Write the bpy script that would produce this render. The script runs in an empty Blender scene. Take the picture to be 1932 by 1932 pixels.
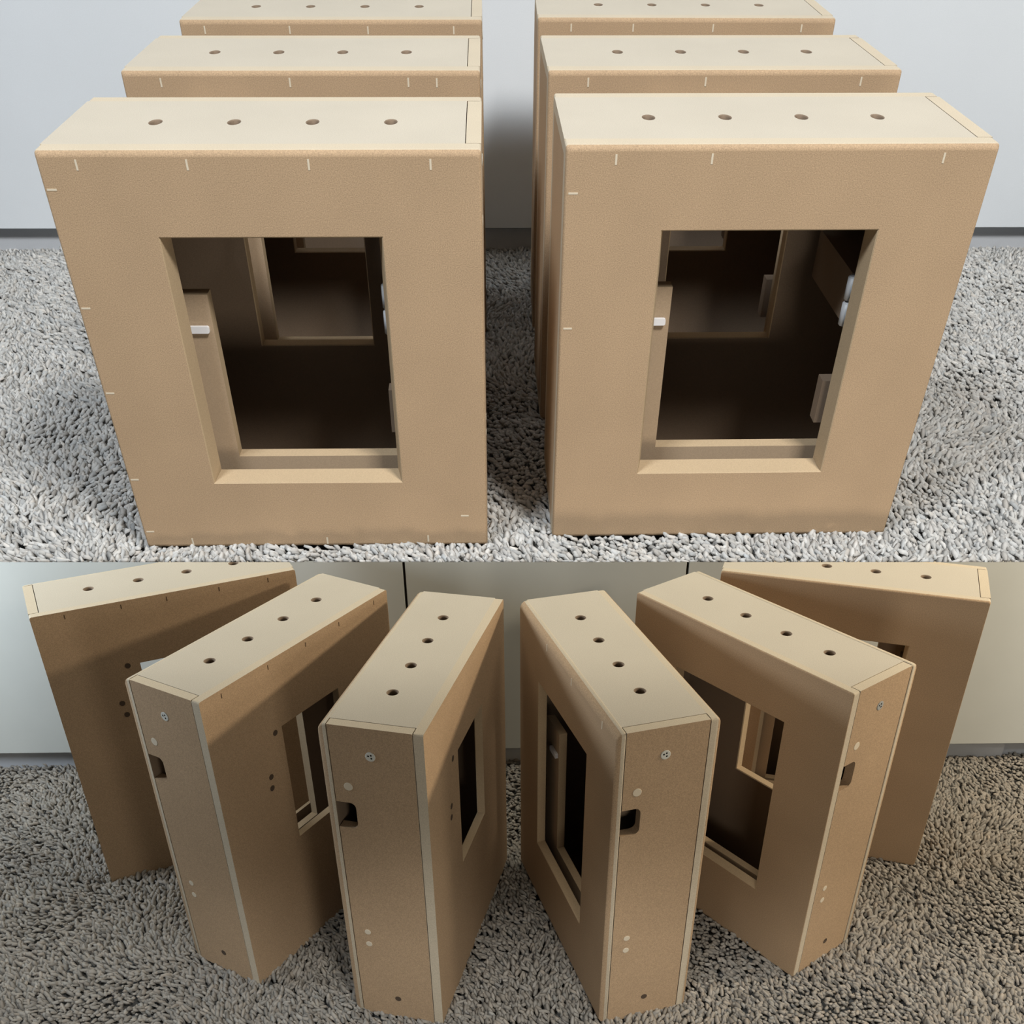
import bpy, bmesh, math, random
import numpy as np
from mathutils import Matrix, Vector
from mathutils.geometry import tessellate_polygon

S = bpy.context.scene
COL = S.collection
random.seed(7)
rad = math.radians

# ------------------------------------------------------------------ camera
# The picture shows two stagings of the same wooden cabinets, one above the other: an upper
# one on a carpeted deck close to the camera, and a lower, larger one on a carpeted floor
# behind and beneath it.  Every stage is a rigid, true-to-scale set of its own.
F_PX, CY_PX = 1919.33, 1542.70
PITCH = {1: 46.484, 2: 36.484}
ROLL = {1: 0.2531, 2: -0.5687}
HEIGHT = {1: 0.7616, 2: 1.0690}
SCALE = {1: 0.65, 2: 1.60}
CAM_Z = 2.60


def cam_axes(s):
    t, r = rad(PITCH[s]), rad(ROLL[s])
    right, fwd, up = Vector((1, 0, 0)), Vector((0, math.cos(t), -math.sin(t))), Vector((0, math.sin(t), math.cos(t)))
    ex = right * math.cos(r) + up * math.sin(r)
    ey = -right * math.sin(r) + up * math.cos(r)
    return Matrix((ex, ey, -fwd)).transposed()


R_CAM = cam_axes(1)
cam_data = bpy.data.cameras.new('camera')
cam = bpy.data.objects.new('camera', cam_data)
COL.objects.link(cam)
cam.matrix_world = Matrix.Translation((0, 0, CAM_Z)) @ R_CAM.to_4x4()
cam_data.sensor_width = 36.0
cam_data.sensor_fit = 'HORIZONTAL'
cam_data.lens = F_PX / 1932 * 36
cam_data.shift_y = (CY_PX - 966) / 1932
cam_data.clip_start = 0.05
cam_data.clip_end = 60
S.camera = cam

ROT = {1: Matrix.Identity(3), 2: R_CAM @ cam_axes(2).transposed()}


def to_world(s):
    """Rigid transform from stage s (already at its real size) to the world."""
    off = Vector((0, 0, CAM_Z)) - ROT[s] @ Vector((0, 0, HEIGHT[s] * SCALE[s]))
    return Matrix.Translation(off) @ ROT[s].to_4x4()


TW = {1: to_world(1), 2: to_world(2)}

# ------------------------------------------------------------------ world, lamps, exposure
S.view_settings.view_transform = 'Standard'
S.view_settings.look = 'None'
S.view_settings.exposure = 0.0
S.view_settings.gamma = 1.0
S.view_settings.use_curve_mapping = False

wd = bpy.data.worlds.new('room_ambience')
S.world = wd
wd.use_nodes = True
bg = wd.node_tree.nodes['Background']
bg.inputs[0].default_value = (0.90, 0.95, 1.0, 1)
bg.inputs[1].default_value = 0.05


def area(name, loc, target, sx, sy, power, color, shape='RECTANGLE'):
    L = bpy.data.lights.new(name, 'AREA')
    L.shape = shape
    L.size, L.size_y = sx, sy
    L.energy = power
    L.color = color
    o = bpy.data.objects.new(name, L)
    COL.objects.link(o)
    o.location = loc
    o.rotation_euler = (Vector(target) - Vector(loc)).to_track_quat('-Z', 'Y').to_euler()
    return o


area('ceiling_light', (0.85, -0.25, CAM_Z + 1.65), (0.1, 0.95, CAM_Z - 0.4), 0.5, 0.4, 57, (1.0, 0.97, 0.92))
area('window_light', (-0.95, -0.20, CAM_Z + 1.65), (-0.1, 1.1, CAM_Z - 0.4), 0.5, 0.4, 41, (0.90, 0.95, 1.0))
area('ceiling_light', (0.0, 2.45, CAM_Z + 0.40), (0.0, 2.1, CAM_Z - 2.0), 2.6, 0.9, 31, (1.0, 0.94, 0.80))
area('window_light', (-2.2, 1.75, CAM_Z - 0.82), (-1.5, 2.6, CAM_Z - 0.9), 0.7, 0.4, 34, (0.84, 0.92, 1.0))
area('warm_fill_light', (2.1, 0.85, CAM_Z - 0.74), (0.0, 1.6, CAM_Z - 1.5), 0.40, 0.35, 6, (1.0, 0.90, 0.75))  # unseen fill at front right, added to brighten the door faces
area('warm_fill_light', (0.45, -0.15, CAM_Z - 0.95), (0.1, 1.6, CAM_Z - 1.35), 0.35, 0.3, 5.5, (1.0, 0.91, 0.78))  # unseen fill low by the camera, added to lift the dim doors
sl = bpy.data.lights.new('floor_lamp_light', 'SPOT')
sl.energy = 150
sl.color = (1.0, 0.84, 0.63)
sl.shadow_soft_size = 0.10
sl.spot_size = rad(62)
sl.spot_blend = 0.2
so = bpy.data.objects.new('floor_lamp_light', sl)
COL.objects.link(so)
so.location = (2.45, 1.85, CAM_Z - 0.3)
so.rotation_euler = (Vector((0.2, 1.85, CAM_Z - 2.4)) - so.location).to_track_quat('-Z', 'Y').to_euler()

# ------------------------------------------------------------------ materials


def mat(name, color, rough=0.8, speck=None, mottle=0.0, bump=0.0, scale=1.0, spec=0.25, attr=None):
    m = bpy.data.materials.new(name)
    m.use_nodes = True
    nt = m.node_tree
    b = nt.nodes['Principled BSDF']
    b.inputs['Roughness'].default_value = rough
    b.inputs['Specular IOR Level'].default_value = spec
    tc = nt.nodes.new('ShaderNodeTexCoord')
    last = None
    rgb = nt.nodes.new('ShaderNodeRGB')
    rgb.outputs[0].default_value = (*color, 1)
    last = rgb.outputs[0]
    if attr:
        a = nt.nodes.new('ShaderNodeAttribute')
        a.attribute_name = attr
        mx = nt.nodes.new('ShaderNodeMix')
        mx.data_type = 'RGBA'
        mx.blend_type = 'MULTIPLY'
        mx.inputs[0].default_value = 1.0
        nt.links.new(last, mx.inputs[6])
        nt.links.new(a.outputs['Color'], mx.inputs[7])
        last = mx.outputs[2]
    for amt, sc, det in ((mottle, 9.0 * scale, 4), (speck or 0.0, 900.0 * scale, 2)):
        if amt:
            n = nt.nodes.new('ShaderNodeTexNoise')
            n.inputs['Scale'].default_value = sc
            n.inputs['Detail'].default_value = det
            nt.links.new(tc.outputs['Object'], n.inputs['Vector'])
            r = nt.nodes.new('ShaderNodeMapRange')
            r.inputs['From Min'].default_value = 0.3
            r.inputs['From Max'].default_value = 0.7
            r.inputs['To Min'].default_value = 1 - amt
            r.inputs['To Max'].default_value = 1 + amt
            nt.links.new(n.outputs[0], r.inputs['Value'])
            v = nt.nodes.new('ShaderNodeVectorMath')
            v.operation = 'SCALE'
            nt.links.new(last, v.inputs[0])
            nt.links.new(r.outputs[0], v.inputs['Scale'])
            last = v.outputs[0]
    nt.links.new(last, b.inputs['Base Color'])
    if bump:
        n = nt.nodes.new('ShaderNodeTexNoise')
        n.inputs['Scale'].default_value = 700 * scale
        nt.links.new(tc.outputs['Object'], n.inputs['Vector'])
        bp = nt.nodes.new('ShaderNodeBump')
        bp.inputs['Strength'].default_value = bump
        bp.inputs['Distance'].default_value = 0.001
        nt.links.new(n.outputs[0], bp.inputs['Height'])
        nt.links.new(bp.outputs[0], b.inputs['Normal'])
    return m


def mdf_set(k):
    return dict(
        face=mat('mdf_face', (0.425, 0.300, 0.187), 0.78, 0.20, 0.05, 0.12, k),
        edge=mat('mdf_cut_edge', (0.545, 0.470, 0.355), 0.82, 0.12, 0.03, 0.10, k),
        top=mat('mdf_top_lit', (0.510, 0.462, 0.380), 0.80, 0.10, 0.03, 0.08, k),  # lighter than the faces: overhead light put into the top panel colour
        inner=mat('mdf_inside_shaded', (0.230, 0.170, 0.120), 0.85, 0.08, 0.03, 0.0, k),  # same board as the faces; interior shade is put into this colour
        reveal=mat('mdf_reveal', (0.470, 0.355, 0.225), 0.8, 0.10, 0.03, 0.0, k),
        rail=mat('mdf_rail', (0.430, 0.320, 0.215), 0.80, 0.08, 0.03, 0.0, k),
    )


MDF = {1: mdf_set(1 / 0.65), 2: mdf_set(1 / 1.6)}
M_FILL = mat('cream_filler', (0.66, 0.58, 0.45), 0.8)
M_NAIL = mat('dark_nail_mark', (0.10, 0.065, 0.04), 0.8)
M_HOLE = mat('dark_hole', (0.085, 0.060, 0.042), 0.9)
M_CAP = mat('pale_plastic', (0.62, 0.62, 0.56), 0.5, spec=0.4)
M_CAPG = mat('grey_plastic', (0.36, 0.37, 0.36), 0.5, spec=0.4)
M_PIN = mat('black_socket_hole', (0.012, 0.012, 0.012), 0.7)
M_WHITE = mat('white_plastic', (0.85, 0.86, 0.90), 0.4, spec=0.5)
M_METAL = mat('brushed_steel', (0.50, 0.52, 0.54), 0.45, spec=0.6)
M_WARD = {1: mat('white_lacquer_cool', (0.70, 0.74, 0.78), 0.55, 0.02, 0.015, 0, 1, 0.4),
          2: mat('white_lacquer_warm', (0.55, 0.57, 0.54), 0.55, 0.02, 0.015, 0, 1, 0.4)}
M_PLINTH = mat('grey_plinth', (0.48, 0.50, 0.53), 0.6, 0.03)
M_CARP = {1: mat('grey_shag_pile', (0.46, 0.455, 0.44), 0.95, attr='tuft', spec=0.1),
          2: mat('grey_shag_pile_dimmed', (0.270, 0.250, 0.220), 0.95, attr='tuft', spec=0.1)}  # same carpet; the dimmer light below is put into this darker colour
M_BACKING = mat('carpet_backing', (0.13, 0.13, 0.125), 0.95, 0.2, 0.1, spec=0.05)

# ------------------------------------------------------------------ mesh helpers


def make_obj(name, mesh, parent=None, mtx=None):
    o = bpy.data.objects.new(name, mesh)
    COL.objects.link(o)
    if parent is not None:
        o.parent = parent
    if mtx is not None:
        if parent is None:
            o.matrix_world = mtx
        else:
            o.matrix_local = mtx
    return o


def rrect(x0, y0, x1, y1, r=0.0, seg=3):
    if r <= 0:
        return [(x0, y0), (x1, y0), (x1, y1), (x0, y1)]
    pts = []
    for cx, cy, a0 in ((x0 + r, y0 + r, 180), (x1 - r, y0 + r, 270), (x1 - r, y1 - r, 0), (x0 + r, y1 - r, 90)):
        for i in range(seg + 1):
            a = rad(a0 + 90 * i / seg)
            pts.append((cx + r * math.cos(a), cy + r * math.sin(a)))
    return pts


def circle(cx, cy, r, n=18):
    return [(cx + r * math.cos(2 * math.pi * i / n), cy + r * math.sin(2 * math.pi * i / n)) for i in range(n)]


def offset(loop, d):
    """Move a counter-clockwise loop outward by d (inward if negative)."""
    n = len(loop)
    out = []
    for i in range(n):
        p0, p1, p2 = Vector(loop[i - 1]), Vector(loop[i]), Vector(loop[(i + 1) % n])
        e0, e1 = (p1 - p0).normalized(), (p2 - p1).normalized()
        n0, n1 = Vector((e0.y, -e0.x)), Vector((e1.y, -e1.x))
        b = (n0 + n1)
        b = b / max(0.2, b.dot(n0))
        q = p1 + b * d
        out.append((q.x, q.y))
    return out


def plate(name, outer, holes, T, mp, mats, scale=1.0, front_r=0.0, back_r=0.0, splay=0.0, cap_mats=(0, 0), rect=None, fx=1.0, hole_mat=1):
    """Solid panel. outer / holes: 2D loops (counter-clockwise). T thickness along h.
    mp(a, b, h) -> local xyz. front_r / back_r: rounding of the outer edge at h=0 / h=T.
    splay: how much each hole narrows from h=0 to h=T. Material 0 caps, 1 walls."""
    verts, faces, mi, sm = [], [], [], []

    def arc(r, back):
        out = []
        for i in range(5):
            th = math.pi / 2 * i / 4
            out.append((r * (1 - math.cos(th)), r * (1 - math.sin(th))))
        return [(T - h, ins) for h, ins in reversed(out)] if back else out
    prof = (arc(front_r, False) if front_r else [(0, 0)]) + (arc(back_r, True) if back_r else [(T, 0)])
    if rect:
        rw, rh, rc = rect
        rings_o = [(h, rrect(ins * fx, ins, rw - ins * fx, rh - ins, rc)) for h, ins in prof]
    else:
        rings_o = [(h, offset(outer, -ins) if ins else outer) for h, ins in prof]
    ch = min(0.0012, T * 0.1)
    sets = [(rings_o, False)]
    for hl in holes:
        sets.append(([(0, offset(hl, ch)), (ch, hl), (T, offset(hl, -splay) if splay else hl)], True))
    ends = {0: [], 1: []}
    for rings, is_hole in sets:
        base = []
        for h, lp in rings:
            base.append(len(verts))
            verts.extend(mp(a, b, h) for a, b in lp)
        n = len(rings[0][1])
        for k in range(len(rings) - 1):
            a0, b0 = base[k], base[k + 1]
            smooth = (not is_hole) and (abs(rings[k][0] - rings[k + 1][0]) < max(front_r, back_r) * 0.6)
            for i in range(n):
                j = (i + 1) % n
                f = (a0 + i, a0 + j, b0 + j, b0 + i)
                faces.append(f if not is_hole else f[::-1])
                rounded = (not is_hole) and ((front_r and rings[k + 1][0] < front_r * 0.75) or (back_r and rings[k][0] > T - back_r * 0.75))
                mi.append(hole_mat if is_hole else (0 if rounded else 1))
                sm.append(smooth or (is_hole and n > 8))
        ends[0].append((base[0], rings[0][1], n))
        ends[1].append((base[-1], rings[-1][1], n))
    for e in (0, 1):
        lists = [[Vector((a, b, 0)) for a, b in lp] for _s, lp, _n in ends[e]]
        idx = []
        for s0, _lp, n in ends[e]:
            idx.extend(range(s0, s0 + n))
        for tri in tessellate_polygon(lists):
            pa, pb, pc = ([v for l in lists for v in l][i] for i in tri)
            area2 = (pb - pa).cross(pc - pa).z
            if abs(area2) < 1e-12:
                continue
            t = tuple(idx[i] for i in tri)
            ccw = area2 > 0
            # e==0 faces -h, e==1 faces +h
            if ccw == (e == 0):
                t = t[::-1]
            faces.append(t)
            mi.append(cap_mats[e])
            sm.append(False)
    me = bpy.data.meshes.new(name)
    me.from_pydata([tuple(c * scale for c in v) for v in verts], [], faces)
    for m in mats:
        me.materials.append(m)
    me.polygons.foreach_set('material_index', mi)
    me.polygons.foreach_set('use_smooth', sm)
    bm = bmesh.new()
    bm.from_mesh(me)
    bmesh.ops.recalc_face_normals(bm, faces=bm.faces)
    bm.to_mesh(me)
    bm.free()
    return me


MP_Y = lambda a, b, h: (a, h, b)            # panel in the x-z plane, thickness towards +y


def block(name, x0, x1, y0, y1, z0, z1, m, scale=1.0, bev=0.0):
    return plate(name, rrect(x0, z0, x1, z1), [], y1 - y0, lambda a, b, h: (a, y0 + h, b), [m, m], scale, front_r=bev, back_r=bev)


def disc_u(name, r, T, mats, scale, pins=()):
    """Disc facing +x, centre at the origin, thickness T; pins: (y, z, radius) dark blind holes."""
    verts, faces, mi = [], [], []
    n = 20
    for rr, x in ((r, 0.0), (r, T * 0.7), (r * 0.9, T)):
        verts += [(x, rr * math.cos(2 * math.pi * i / n), rr * math.sin(2 * math.pi * i / n)) for i in range(n)]
    for k in range(2):
        for i in range(n):
            j = (i + 1) % n
            faces.append((k * n + i, k * n + j, (k + 1) * n + j, (k + 1) * n + i))
            mi.append(0)
    cap = [Vector((v[1], v[2], 0)) for v in verts[2 * n:3 * n]]
    lists = [cap]
    idx = list(range(2 * n, 3 * n))
    for (py, pz, pr) in pins:
        c = circle(py, pz, pr, 8)
        lists.append([Vector((a, b, 0)) for a, b in c])
        s = len(verts)
        verts += [(T, a, b) for a, b in c]
        verts += [(T * 0.45, a, b) for a, b in c]
        idx += list(range(s, s + 8))
        for i in range(8):
            j = (i + 1) % 8
            faces.append((s + i, s + j, s + 8 + j, s + 8 + i))
            mi.append(1)
        faces.append(tuple(range(s + 8, s + 16)))
        mi.append(1)
    for tri in tessellate_polygon(lists):
        faces.append(tuple(idx[i] for i in tri))
        mi.append(0)
    me = bpy.data.meshes.new(name)
    me.from_pydata([tuple(c * scale for c in v) for v in verts], [], faces)
    for m in mats:
        me.materials.append(m)
    me.polygons.foreach_set('material_index', mi)
    bm = bmesh.new()
    bm.from_mesh(me)
    bmesh.ops.recalc_face_normals(bm, faces=bm.faces)
    bm.to_mesh(me)
    bm.free()
    return me


def cyl_z(name, r, h, m, scale, n=14):
    me = bpy.data.meshes.new(name)
    bm = bmesh.new()
    bmesh.ops.create_cone(bm, cap_ends=True, segments=n, radius1=r * scale, radius2=r * scale, depth=h * scale)
    bmesh.ops.bevel(bm, geom=[e for e in bm.edges if e.calc_face_angle(0) > 1.2], offset=r * 0.18 * scale, segments=2, affect='EDGES')
    bm.to_mesh(me)
    bm.free()
    for p in me.polygons:
        p.use_smooth = abs(p.normal.z) < 0.6
    me.materials.append(m)
    return me


# ------------------------------------------------------------------ the wooden cabinet
# local axes: x along the width (front seen left to right), y depth (0 = front face), z up.
DIM = {
    1: dict(W=0.4677, D=0.2340, H=0.470, t=0.026, tb=0.020, td=0.0165, tt=0.014,
            op=(0.1116, 0.0960, 0.3561, 0.3869), splay=0.0055, bop=(0.158, 0.187, 0.312, 0.372),
            rail=(0.046, 0.066), ha=0.1020, hs=0.0879, hv=0.1166, vs=1.83, us=1.0),
    2: dict(W=0.3707, D=0.1275, H=0.470, t=0.0110, tb=0.0120, td=0.0130, tt=0.012,
            op=(0.0885, 0.1100, 0.2800, 0.3885), splay=0.0045, bop=(0.127, 0.190, 0.2450, 0.3725),
            rail=(0.0245, 0.036), ha=0.0767, hs=0.0696, hv=0.0626, vs=1.0, us=0.7926),
}
_cache = {}


def cached(key, fn):
    if key not in _cache:
        _cache[key] = fn()
    return _cache[key]


def cabinet(s, label, group, x, y, ang, ux_flip=False, front_r=0.0105, back_r=0.0, marks=(), nails=(), back_nails=(), screws=(), cap='pale', extra=True):
    d, k, M = DIM[s], SCALE[s], MDF[s]
    W, D, H, t, tb, td, tt = (d[q] for q in ('W', 'D', 'H', 't', 'tb', 'td', 'tt'))
    a = rad(ang)
    if s == 1:
        ux, org = Vector((math.cos(a), math.sin(a), 0)), Vector((x, y, 0))
    else:
        dv = Vector((math.cos(a), math.sin(a), 0))
        ux, org = -dv, Vector((x, y, 0)) + dv * W
    vx = Vector((-ux.y, ux.x, 0))
    mtx = Matrix((ux, vx, Vector((0, 0, 1)))).transposed().to_4x4()
    # the Empty stands at the middle of the base
    base = org + ux * (W / 2) + vx * (D / 2)
    mtx.translation = base * k
    root = bpy.data.objects.new('speaker_cabinet', None)
    COL.objects.link(root)
    root.empty_display_size = 0.05
    root.matrix_world = TW[s] @ mtx
    root['label'] = label
    root['category'] = 'cabinet'
    root['group'] = group
    c = Matrix.Translation((-W / 2 * k, -D / 2 * k, 0))

    def part(nm, me, par=None, loc=None):
        m4 = c.copy() if par is None else Matrix.Identity(4)
        if loc is not None:
            m4 = m4 @ Matrix.Translation(Vector(loc) * k)
        return make_obj(nm, me, par or root, m4)

    fr = front_r
    part('front_panel', cached((s, 'front', fr), lambda: plate(
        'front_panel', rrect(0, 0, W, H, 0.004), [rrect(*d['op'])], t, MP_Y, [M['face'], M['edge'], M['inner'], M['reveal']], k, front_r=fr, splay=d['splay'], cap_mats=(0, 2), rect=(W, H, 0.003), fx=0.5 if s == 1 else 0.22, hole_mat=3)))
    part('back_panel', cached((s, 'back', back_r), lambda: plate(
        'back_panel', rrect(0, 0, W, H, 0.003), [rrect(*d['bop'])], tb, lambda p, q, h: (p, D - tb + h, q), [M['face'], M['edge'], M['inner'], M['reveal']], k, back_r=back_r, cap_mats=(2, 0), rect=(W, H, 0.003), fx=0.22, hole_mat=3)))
    # top panel with its four round holes
    holes = [circle(d['ha'] + i * d['hs'], 0.0, 0.0065) for i in range(4)]

    def top_mesh():
        v0, v1 = t, D - tb
        hs = [[(px, (py - 0.0) * d['vs'] * 0.98 + d['hv']) for px, py in h] for h in holes]
        return plate('top_panel', rrect(0, v0, W - td - 0.0010, v1), hs, tt, lambda p, q, h: (p, q, H - h), [M['top'], M['edge'], M['inner']], k, cap_mats=(0, 2), hole_mat=2)  # hole walls use the darker inner colour to paint the shade inside
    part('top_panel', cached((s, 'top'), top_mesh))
    part('bottom_panel', cached((s, 'bottom'), lambda: plate(
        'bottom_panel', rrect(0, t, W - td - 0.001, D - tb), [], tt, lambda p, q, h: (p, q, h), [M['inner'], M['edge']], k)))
    part('side_panel', cached((s, 'side'), lambda: plate(
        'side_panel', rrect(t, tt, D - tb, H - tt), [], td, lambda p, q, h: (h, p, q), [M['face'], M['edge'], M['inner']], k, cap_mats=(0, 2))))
    # access door closing the narrow side, with its grip notch and round plugs
    g = 0.0011 * (1.3 if s == 1 else 1)
    v0, v1 = t + g, D - tb - g

    def door_mesh():
        n0, n1 = 0.3247, 0.3625
        ny = t + 0.0255 * d['vs']
        r = 0.0075
        pts = [(v0, 0.0), (v1, 0.0), (v1, H), (v0, H), (v0, n1)]
        ry = r * d['vs']
        for i in range(5):
            th = rad(90 - 90 * i / 4)
            pts.append((ny - ry + ry * math.cos(th), n1 - r + r * math.sin(th)))
        for i in range(5):
            th = rad(0 - 90 * i / 4)
            pts.append((ny - ry + ry * math.cos(th), n0 + r + r * math.sin(th)))
        pts.append((v0, n0))
        me = plate('access_door', pts, [], td, lambda p, q, h: (W - h, p, q), [M['face'], M['edge'], M['inner']], k, cap_mats=(0, 2))
        for p in me.polygons:        # routed grip notch: raw face-coloured walls
            c3 = p.center / k
            if p.material_index == 1 and n0 - 1e-4 < c3.z < n1 + 1e-4 and v0 + 1e-4 < c3.y:
                p.material_index = 0
        return me
    door = part('access_door', cached((s, 'door'), door_mesh))
    e = 0.0006
    vs = d['vs']
    cm = M_CAP if cap == 'pale' else M_CAPG
    sock = part('socket', cached((s, 'sock', cap), lambda: disc_u('socket', 0.0062, e * 1.6, [cm, M_PIN], k, [(-0.0024, 0.0010, 0.00125), (0.0010, 0.0022, 0.00125), (0.0014, -0.0018, 0.00125)])), door, (W - e * 0.4, (0.0618 - 0.011) * vs + t if s == 1 else 0.0618, 0.4325))
    sock['label'] = 'round pale socket with three dark pin holes' if cap == 'pale' else 'round grey socket with three dark pin holes'
    plug_v = lambda v: (v - 0.011) * vs + t
    for (pv, pz, pr) in ((0.0300, 0.3862, 0.0056), (0.0316, 0.1538, 0.0043), (0.0316, 0.1325, 0.0043)):
        part('plug', cached((s, 'plug', pr), lambda: disc_u('plug', pr, e, [M_FILL, M_FILL], k)), door, (W - e * 0.3, plug_v(pv), pz))
    h = part('drilled_hole', cached((s, 'dh'), lambda: disc_u('drilled_hole', 0.0044, e * 0.5, [M_HOLE, M_HOLE], k)), door, (W - e * 0.1, plug_v(0.0645), 0.0358))
    # L-shaped rail just behind the front opening, with its white tab
    us = d['us']
    r0, r1 = d['rail']
    rail = part('inner_rail', cached((s, 'rail'), lambda: plate(
        'inner_rail', [(0.070 * us, 0.076), (0.400 * us, 0.076), (0.400 * us, 0.1095), (0.139 * us, 0.1095), (0.139 * us, 0.312), (0.070 * us, 0.312)], [],
        r1 - r0, lambda p, q, hh: (p, r0 + hh, q), [M['rail'], M['reveal'], M['inner']], k, cap_mats=(0, 2))))
    tab = part('tab', cached((s, 'tab'), lambda: plate('tab', rrect(0.100 * us, 0.2690, 0.134 * us, 0.2770, 0.002), [], 0.004, lambda p, q, hh: (p, r0 - 0.004 + hh, q), [M_WHITE, M_WHITE], k)), rail)
    tab['label'] = 'small white plastic tab'
    # catch blocks on the door side with two steel pins
    cb0, cb1 = (0.040, 0.200) if s == 1 else (0.020, 0.105)
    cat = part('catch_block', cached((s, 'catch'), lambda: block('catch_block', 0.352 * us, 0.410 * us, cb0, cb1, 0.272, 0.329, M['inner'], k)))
    for zz, hh in ((0.3135, 0.028), (0.2840, 0.027)):
        p_ = part('steel_pin', cached((s, 'pin'), lambda: cyl_z('steel_pin', 0.0065, 0.027, M_METAL, k)), cat, (0.3535 * us, cb0 - 0.004, zz))
        p_['label'] = 'grey steel pin'
    part('hinge_block', cached((s, 'hinge'), lambda: block('hinge_block', 0.345 * us, 0.400 * us, cb0 - 0.001, cb0 + 0.020, 0.145, 0.200, M['inner'], k)))
    # marks left on the big faces
    tick = cached((s, 'tick'), lambda: block('filler_mark', -0.0011, 0.0011, -0.0003, 0.0004, -0.0050, 0.0050, M_FILL, k))
    tickh = cached((s, 'tickh'), lambda: block('filler_mark', -0.0052, 0.0052, -0.0003, 0.0004, -0.0010, 0.0010, M_FILL, k))
    for (mu, mz, hor) in marks:
        part('filler_mark', tickh if hor else tick, None, (mu, 0.0, mz - (0.003 if mz > 0.455 else 0)))
    ntick = cached((s, 'ntick'), lambda: block('nail_mark', -0.0006, 0.0006, -0.0004, 0.0003, -0.0032, 0.0032, M_NAIL, k))
    for (mu, mz) in back_nails:
        part('nail_mark', ntick, None, (mu, D, mz))
    sh = cached((s, 'sh'), lambda: plate('screw_hole', circle(0, 0, 0.0042, 12), [], 0.0006, lambda p, q, hh: (p, hh - 0.0003, q), [M_HOLE, M_HOLE], k))
    for (mu, mz) in screws:
        part('screw_hole', sh, None, (mu, D, mz))
    return root


UP = 'cabinets in two rows on the upper stretch of carpet'
T_ = lambda L: [(u, z, False) for u, z in L]
H_ = lambda L: [(u, z, True) for u, z in L]
cabinet(1, 'upper left front wooden cabinet, brown face with white tab behind its opening', UP, -0.50283, 1.23139, 1.281, front_r=0.006,
        marks=T_([(0.0419, 0.4600), (0.1576, 0.4600), (0.2853, 0.4600), (0.4138, 0.4600), (0.0639, 0.0100), (0.2479, 0.0100), (0.3862, 0.0120)]) +
        H_([(0.0090, 0.4343), (0.0090, 0.3139), (0.0090, 0.2152), (0.0090, 0.1015), (0.0100, 0.0256), (0.4375, 0.0461)]))
cabinet(1, 'upper right front wooden cabinet, pale face and steel pins inside its opening', UP, 0.05391, 1.26204, 1.661, front_r=0.006,
        marks=T_([(0.0548, 0.4596), (0.1582, 0.4600), (0.4093, 0.4600)]) + H_([(0.0100, 0.4248), (0.0100, 0.2822)]))
cabinet(1, 'wooden cabinet directly behind the upper left front one', UP, -0.51336, 1.60973, 1.357, front_r=0.006,
        marks=T_([(0.0503, 0.4605), (0.2183, 0.4605), (0.3732, 0.4605), (0.4105, 0.4600)]))
cabinet(1, 'wooden cabinet directly behind the upper right front one', UP, 0.04302, 1.62356, 1.664, front_r=0.006,
        marks=T_([(0.0531, 0.4602), (0.2083, 0.4605), (0.4147, 0.4605)]))
cabinet(1, 'rearmost wooden cabinet of the upper left row, cut by the photo top', UP, -0.51932, 1.96792, 1.437, front_r=0.006,
        marks=T_([(0.0380, 0.4605), (0.1691, 0.4605), (0.2902, 0.4600), (0.4234, 0.4600)]))
cabinet(1, 'rearmost wooden cabinet of the upper right row, cut by the photo top', UP, 0.03454, 2.00074, 0.374, front_r=0.006,
        marks=T_([(0.0530, 0.4605), (0.1504, 0.4605), (0.2761, 0.4605), (0.4151, 0.4605)]))

LOW = 'cabinets fanned out on the lower stretch of carpet'
cabinet(2, 'far left lower wooden cabinet, back face crossed by a diagonal shadow', LOW, -0.70831, 1.39299, 25.07,
        back_nails=[(0.3266, 0.4620), (0.2512, 0.4620), (0.1885, 0.4615), (0.1138, 0.4615), (0.0418, 0.4615)], screws=[(0.2625, 0.3719), (0.2831, 0.3144), (0.2807, 0.2947)])
cabinet(2, 'second lower wooden cabinet from the left, door face turned left', LOW, -0.47599, 1.10754, 59.01, cap='pale',
        back_nails=[(0.3345, 0.4620), (0.2518, 0.4620), (0.1789, 0.4620), (0.1094, 0.4620), (0.0309, 0.4620)], screws=[(0.2581, 0.3690), (0.2786, 0.3112), (0.2802, 0.2942)])
cabinet(2, 'lower wooden cabinet left of centre with dim brown door face', LOW, -0.22184, 0.99541, 76.08,
        screws=[(0.2670, 0.3740), (0.2823, 0.3112), (0.2847, 0.2954)])
cabinet(2, 'lower wooden cabinet right of centre with lit door face', LOW, 0.11743, 0.96183, 106.29, back_r=0.005, front_r=0.010,
        marks=T_([(0.3258, 0.4600), (0.2188, 0.4600), (0.1227, 0.4600)]))
cabinet(2, 'second lower wooden cabinet from the right with grey socket and angled door', LOW, 0.40486, 1.04747, 127.43, cap='grey', back_r=0.008, front_r=0.002)
cabinet(2, 'far right lower wooden cabinet with shaded brown face', LOW, 0.66289, 1.29877, 161.71, front_r=0.003, back_r=0.003)

# ------------------------------------------------------------------ carpets


def footprints(s):
    out = []
    for o in list(COL.objects):
        if o.name.startswith('speaker_cabinet') and o.parent is None:
            loc = (TW[s].inverted() @ o.matrix_world)
            if abs(loc.translation.z) < 1e-3:
                d = DIM[s]
                out.append((np.array(loc.to_3x3())[:2, 0], np.array(loc.to_3x3())[:2, 1], np.array(loc.translation)[:2], d['W'] / 2 * SCALE[s], d['D'] / 2 * SCALE[s]))
    return out


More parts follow.
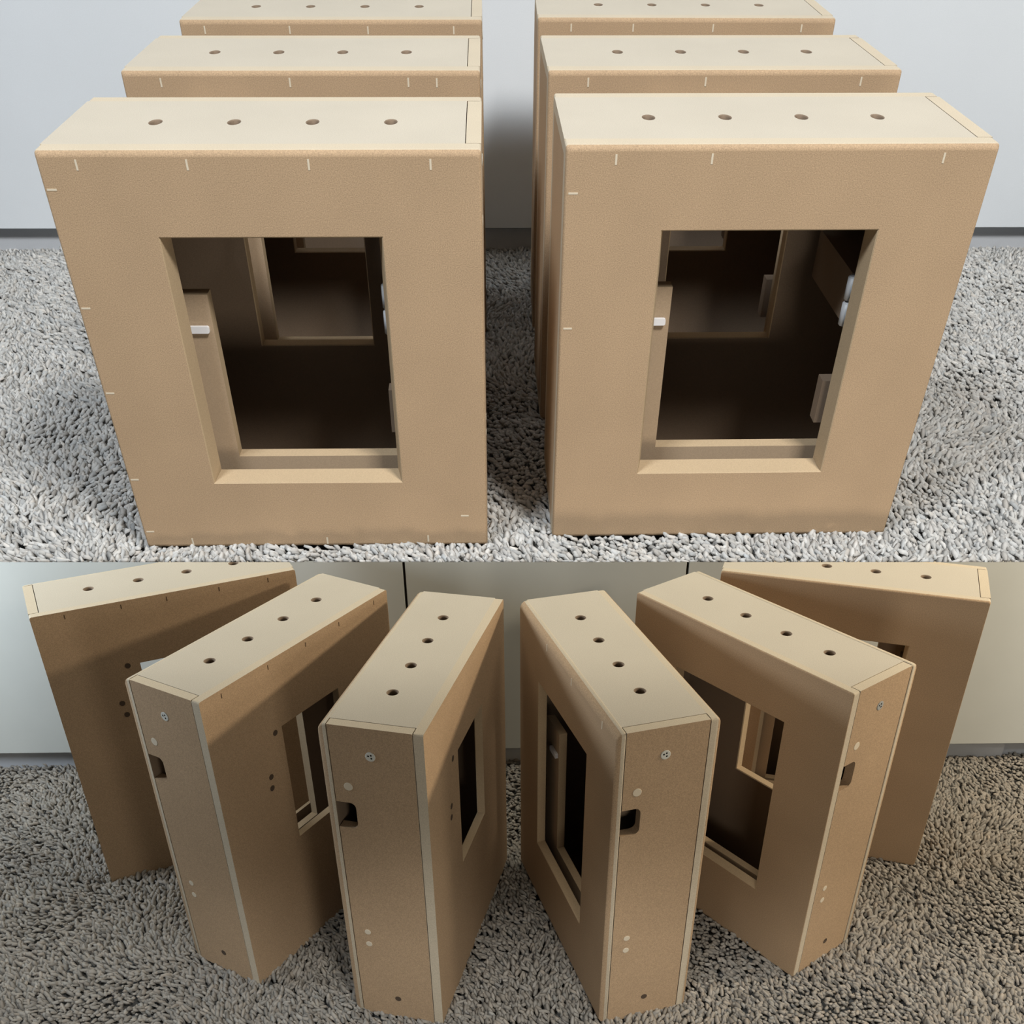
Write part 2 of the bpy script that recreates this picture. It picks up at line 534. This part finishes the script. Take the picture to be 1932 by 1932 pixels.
def pile(s, poly, cell, length, width, clip, seed):
    """Shag pile: short bent yarn tufts, one joined mesh. Units: stage metres."""
    k = SCALE[s]
    rng = np.random.default_rng(seed)
    (xa, ya), (xb, yb) = poly[0], poly[1]
    nx, ny = int((xb - xa) / cell), int((yb - ya) / cell)
    gx, gy = np.meshgrid(np.arange(nx), np.arange(ny))
    px = xa + (gx.ravel() + rng.random(nx * ny)) * cell
    py = ya + (gy.ravel() + rng.random(nx * ny)) * cell
    keep = poly[2](px, py)
    px, py = px[keep], py[keep]
    P = np.stack([px, py], 1) * k
    ok = np.ones(len(P), bool)
    for ux, vx, c0, hw, hd in footprints(s):
        r = P - c0
        ok &= ~((abs(r @ ux) < hw - 0.004 * k) & (abs(r @ vx) < hd - 0.004 * k))
    P = P[ok] / k
    n = len(P)
    x, y = P[:, 0], P[:, 1]
    # lay direction drifts slowly across the carpet
    base = 2.6 + 1.1 * np.sin(x * 5.1 + 1.3) * np.cos(y * 4.3) + 0.9 * np.sin(x * 13.0 + y * 9.0) + 0.6 * np.sin(y * 23.0 - x * 17.0)
    az = base + rng.normal(0, 0.75, n)
    L = length * rng.uniform(0.65, 1.35, n)
    wd_ = width * rng.uniform(0.75, 1.25, n)
    el0 = np.radians(rng.uniform(35, 85, n))
    el1 = np.radians(rng.uniform(-30, 25, n))
    top = 0.0028 + rng.normal(0, 0.0016, n) + 0.0016 * np.sin(x * 31) * np.sin(y * 37)
    dirx, diry = np.cos(az), np.sin(az)
    # spine points
    ts = [0.0, 0.35, 0.85, 1.0]
    els = [el0, (el0 * 0.5 + el1 * 0.5), el1]
    sp = [np.stack([x, y, np.zeros(n)], 1)]
    for i in range(3):
        seg = (ts[i + 1] - ts[i]) * L
        st = np.stack([np.cos(els[i]) * dirx * seg, np.cos(els[i]) * diry * seg, np.sin(els[i]) * seg], 1)
        sp.append(sp[-1] + st)
    zmax = np.max(np.stack([q[:, 2] for q in sp], 0), 0)
    dz = top - zmax
    for q in sp:
        q[:, 2] += dz
    side = np.stack([-diry, dirx, np.zeros(n)], 1)
    rads = [0.65, 1.0, 0.9]
    rings = []
    for i in range(3):
        el = els[min(i, 2)]
        upv = np.stack([-np.sin(el) * dirx, -np.sin(el) * diry, np.cos(el)], 1)
        for sa, ca in ((1, 0), (0, 1), (-1, 0), (0, -1)):
            rings.append(sp[i] + side * (wd_ * 0.5 * rads[i] * sa)[:, None] + upv * (wd_ * 0.40 * rads[i] * ca)[:, None])
    rings.append(sp[3])
    V = np.stack(rings, 1)                      # n, 13, 3
    V = V.reshape(-1, 3) * k
    if clip is not None:
        V = clip(V)
    quads = []
    for r in range(2):
        for i in range(4):
            j = (i + 1) % 4
            quads.append((r * 4 + i, r * 4 + j, r * 4 + 4 + j, r * 4 + 4 + i))
    tris = [(8 + i, 8 + (i + 1) % 4, 12) for i in range(4)]
    off = (np.arange(n) * 13)[:, None]
    q = (np.array(quads).reshape(1, -1) + off).reshape(-1, 32)
    t = (np.array(tris).reshape(1, -1) + off).reshape(-1, 12)
    loops = np.concatenate([q, t], 1).ravel()
    tot = np.tile(np.array([4] * 8 + [3] * 4), n)
    start = np.concatenate([[0], np.cumsum(tot)[:-1]])
    me = bpy.data.meshes.new('pile')
    me.vertices.add(len(V))
    me.vertices.foreach_set('co', V.astype(np.float32).ravel())
    me.loops.add(len(loops))
    me.loops.foreach_set('vertex_index', loops.astype(np.int32))
    me.polygons.add(len(tot))
    me.polygons.foreach_set('loop_start', start.astype(np.int32))
    me.polygons.foreach_set('use_smooth', np.ones(len(tot), bool))
    ca = me.color_attributes.new('tuft', 'FLOAT_COLOR', 'POINT')
    tone = np.clip(rng.normal(1.0, 0.13, n), 0.5, 1.4)
    warm = rng.normal(0, 0.018, n)
    colr = np.stack([tone * (1 + warm), tone, tone * (1 - warm), np.ones(n)], 1)
    full = np.repeat(colr[:, None, :], 13, 1)
    ca.data.foreach_set('color', full.astype(np.float32).ravel())
    me.update(calc_edges=True)
    me.materials.append(M_CARP[s])
    return me


# cut edge of the upper carpet: a plain straight edge, undercut
inv1 = TW[1].inverted()
b1 = R_CAM @ Vector((0, (CY_PX - 1060.6) / F_PX, -1))
edge_x = R_CAM @ Vector((1, 0, 0))
nrm = (edge_x.cross(b1)).normalized()
if nrm.z < 0:
    nrm = -nrm
cam1 = np.array([0, 0, HEIGHT[1] * SCALE[1]])
NR = np.array(nrm)


def clip_front(V):
    d = (V - cam1) @ NR
    bad = d < 0
    V[bad, 1] -= d[bad] / NR[1]
    return V


def edge_y(xx, zz):
    """y (real size) on the cut edge for x, z."""
    return (-(xx - cam1[0]) * NR[0] - (zz - cam1[2]) * NR[2]) / NR[1] + cam1[1]


def set_struct(o):
    o['kind'] = 'structure'
    return o


# upper deck: thin slab with an undercut front
k1 = SCALE[1]
XB = 1.90  # deck made wider than its carpet to shade the lower stage
zt, zb_ = -0.013 * k1, -0.030 * k1
vs_ = []
for xx in (-XB * k1, XB * k1):
    yt = edge_y(xx, zt) + 0.002
    vs_ += [(xx, yt, zt), (xx, 2.75 * k1, zt), (xx, 2.75 * k1, zb_), (xx, yt + (zt - zb_) / math.tan(rad(27)), zb_)]
me = bpy.data.meshes.new('floor')
me.from_pydata(vs_, [], [(0, 1, 5, 4), (1, 2, 6, 5), (2, 3, 7, 6), (3, 0, 4, 7), (0, 3, 2, 1), (4, 5, 6, 7)])
me.materials.append(M_BACKING)
floor1 = set_struct(make_obj('floor', me, None, TW[1]))
f1 = lambda X, Y: (Y * k1 > edge_y(X * k1, 0.0) - 0.006 * k1) & (abs(X) < 1.17) & (Y < 2.46 + 0.0175 * X)
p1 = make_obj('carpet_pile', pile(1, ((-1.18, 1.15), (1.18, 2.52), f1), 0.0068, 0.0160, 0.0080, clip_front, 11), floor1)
p1['kind'] = 'stuff'
p1['label'] = 'grey shag carpet pile'

# lower floor
k2 = SCALE[2]
me = block('floor', -1.75 * k2, 1.75 * k2, 0.30 * k2, 1.80 * k2, -0.040 * k2, -0.013 * k2, M_BACKING)
floor2 = set_struct(make_obj('floor', me, None, TW[2]))
f2 = lambda X, Y: (abs(X) < 1.12) & (Y < 1.635)
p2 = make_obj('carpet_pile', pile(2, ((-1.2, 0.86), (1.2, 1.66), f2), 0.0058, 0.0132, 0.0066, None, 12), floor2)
p2['kind'] = 'stuff'
p2['label'] = 'grey shag carpet pile'

# ------------------------------------------------------------------ wardrobes behind the cabinets


def wardrobe(s, label, x_edges, y, yaw, zb, ztop, over, xl, xr):
    k = SCALE[s]
    root = bpy.data.objects.new('wardrobe', None)
    COL.objects.link(root)
    root.matrix_world = TW[s] @ Matrix.Translation((0, y * k, 0)) @ Matrix.Rotation(rad(yaw), 4, 'Z')
    root['label'] = label
    root['category'] = 'wardrobe'
    xs = [xl] + list(x_edges) + [xr]
    g = 0.0021
    for i in range(len(xs) - 1):
        a, b = xs[i] + (g if i else 0), xs[i + 1] - (g if i < len(xs) - 2 else 0)
        make_obj('door', block('door', a, b, 0, 0.012, zb, ztop, M_WARD[s], k, bev=0.0008), root, Matrix.Identity(4))
    make_obj('carcass', block('carcass', xl + 0.002, xr - 0.002, 0.014, 0.10, zb + 0.002, ztop - 0.002, M_HOLE if len(xs) > 2 else M_WARD[s], k), root, Matrix.Identity(4))
    cuts = [xl + 0.01] + ([0.936] if s == 2 else []) + [xr - 0.01]
    for i in range(len(cuts) - 1):
        back = 0.012 * i
        make_obj('plinth', block('plinth', cuts[i] + 0.002 * i, cuts[i + 1] - 0.002 * (len(cuts) - 2 - i), over + back, 0.10, -0.0125, zb + 0.002, M_PLINTH, k), root, Matrix.Identity(4))
    return root


wardrobe(1, 'white wardrobe front behind the two upper rows of cabinets', [], 2.420, 1.02, 0.0500, 1.52, 0.022, -1.90, 1.90)
wardrobe(2, 'pale wardrobe with dark door gaps behind the lower fan of cabinets', [-0.1752, 0.2958], 1.602, 0.0, 0.0450, 0.90, 0.022, -1.30, 1.30)

# white ceiling over the whole room, above the lamps
me = block('ceiling', -3.4, 3.4, -1.6, 4.2, CAM_Z + 2.0, CAM_Z + 2.06, mat('ceiling_paint', (0.55, 0.55, 0.54), 0.9))
set_struct(make_obj('ceiling', me))
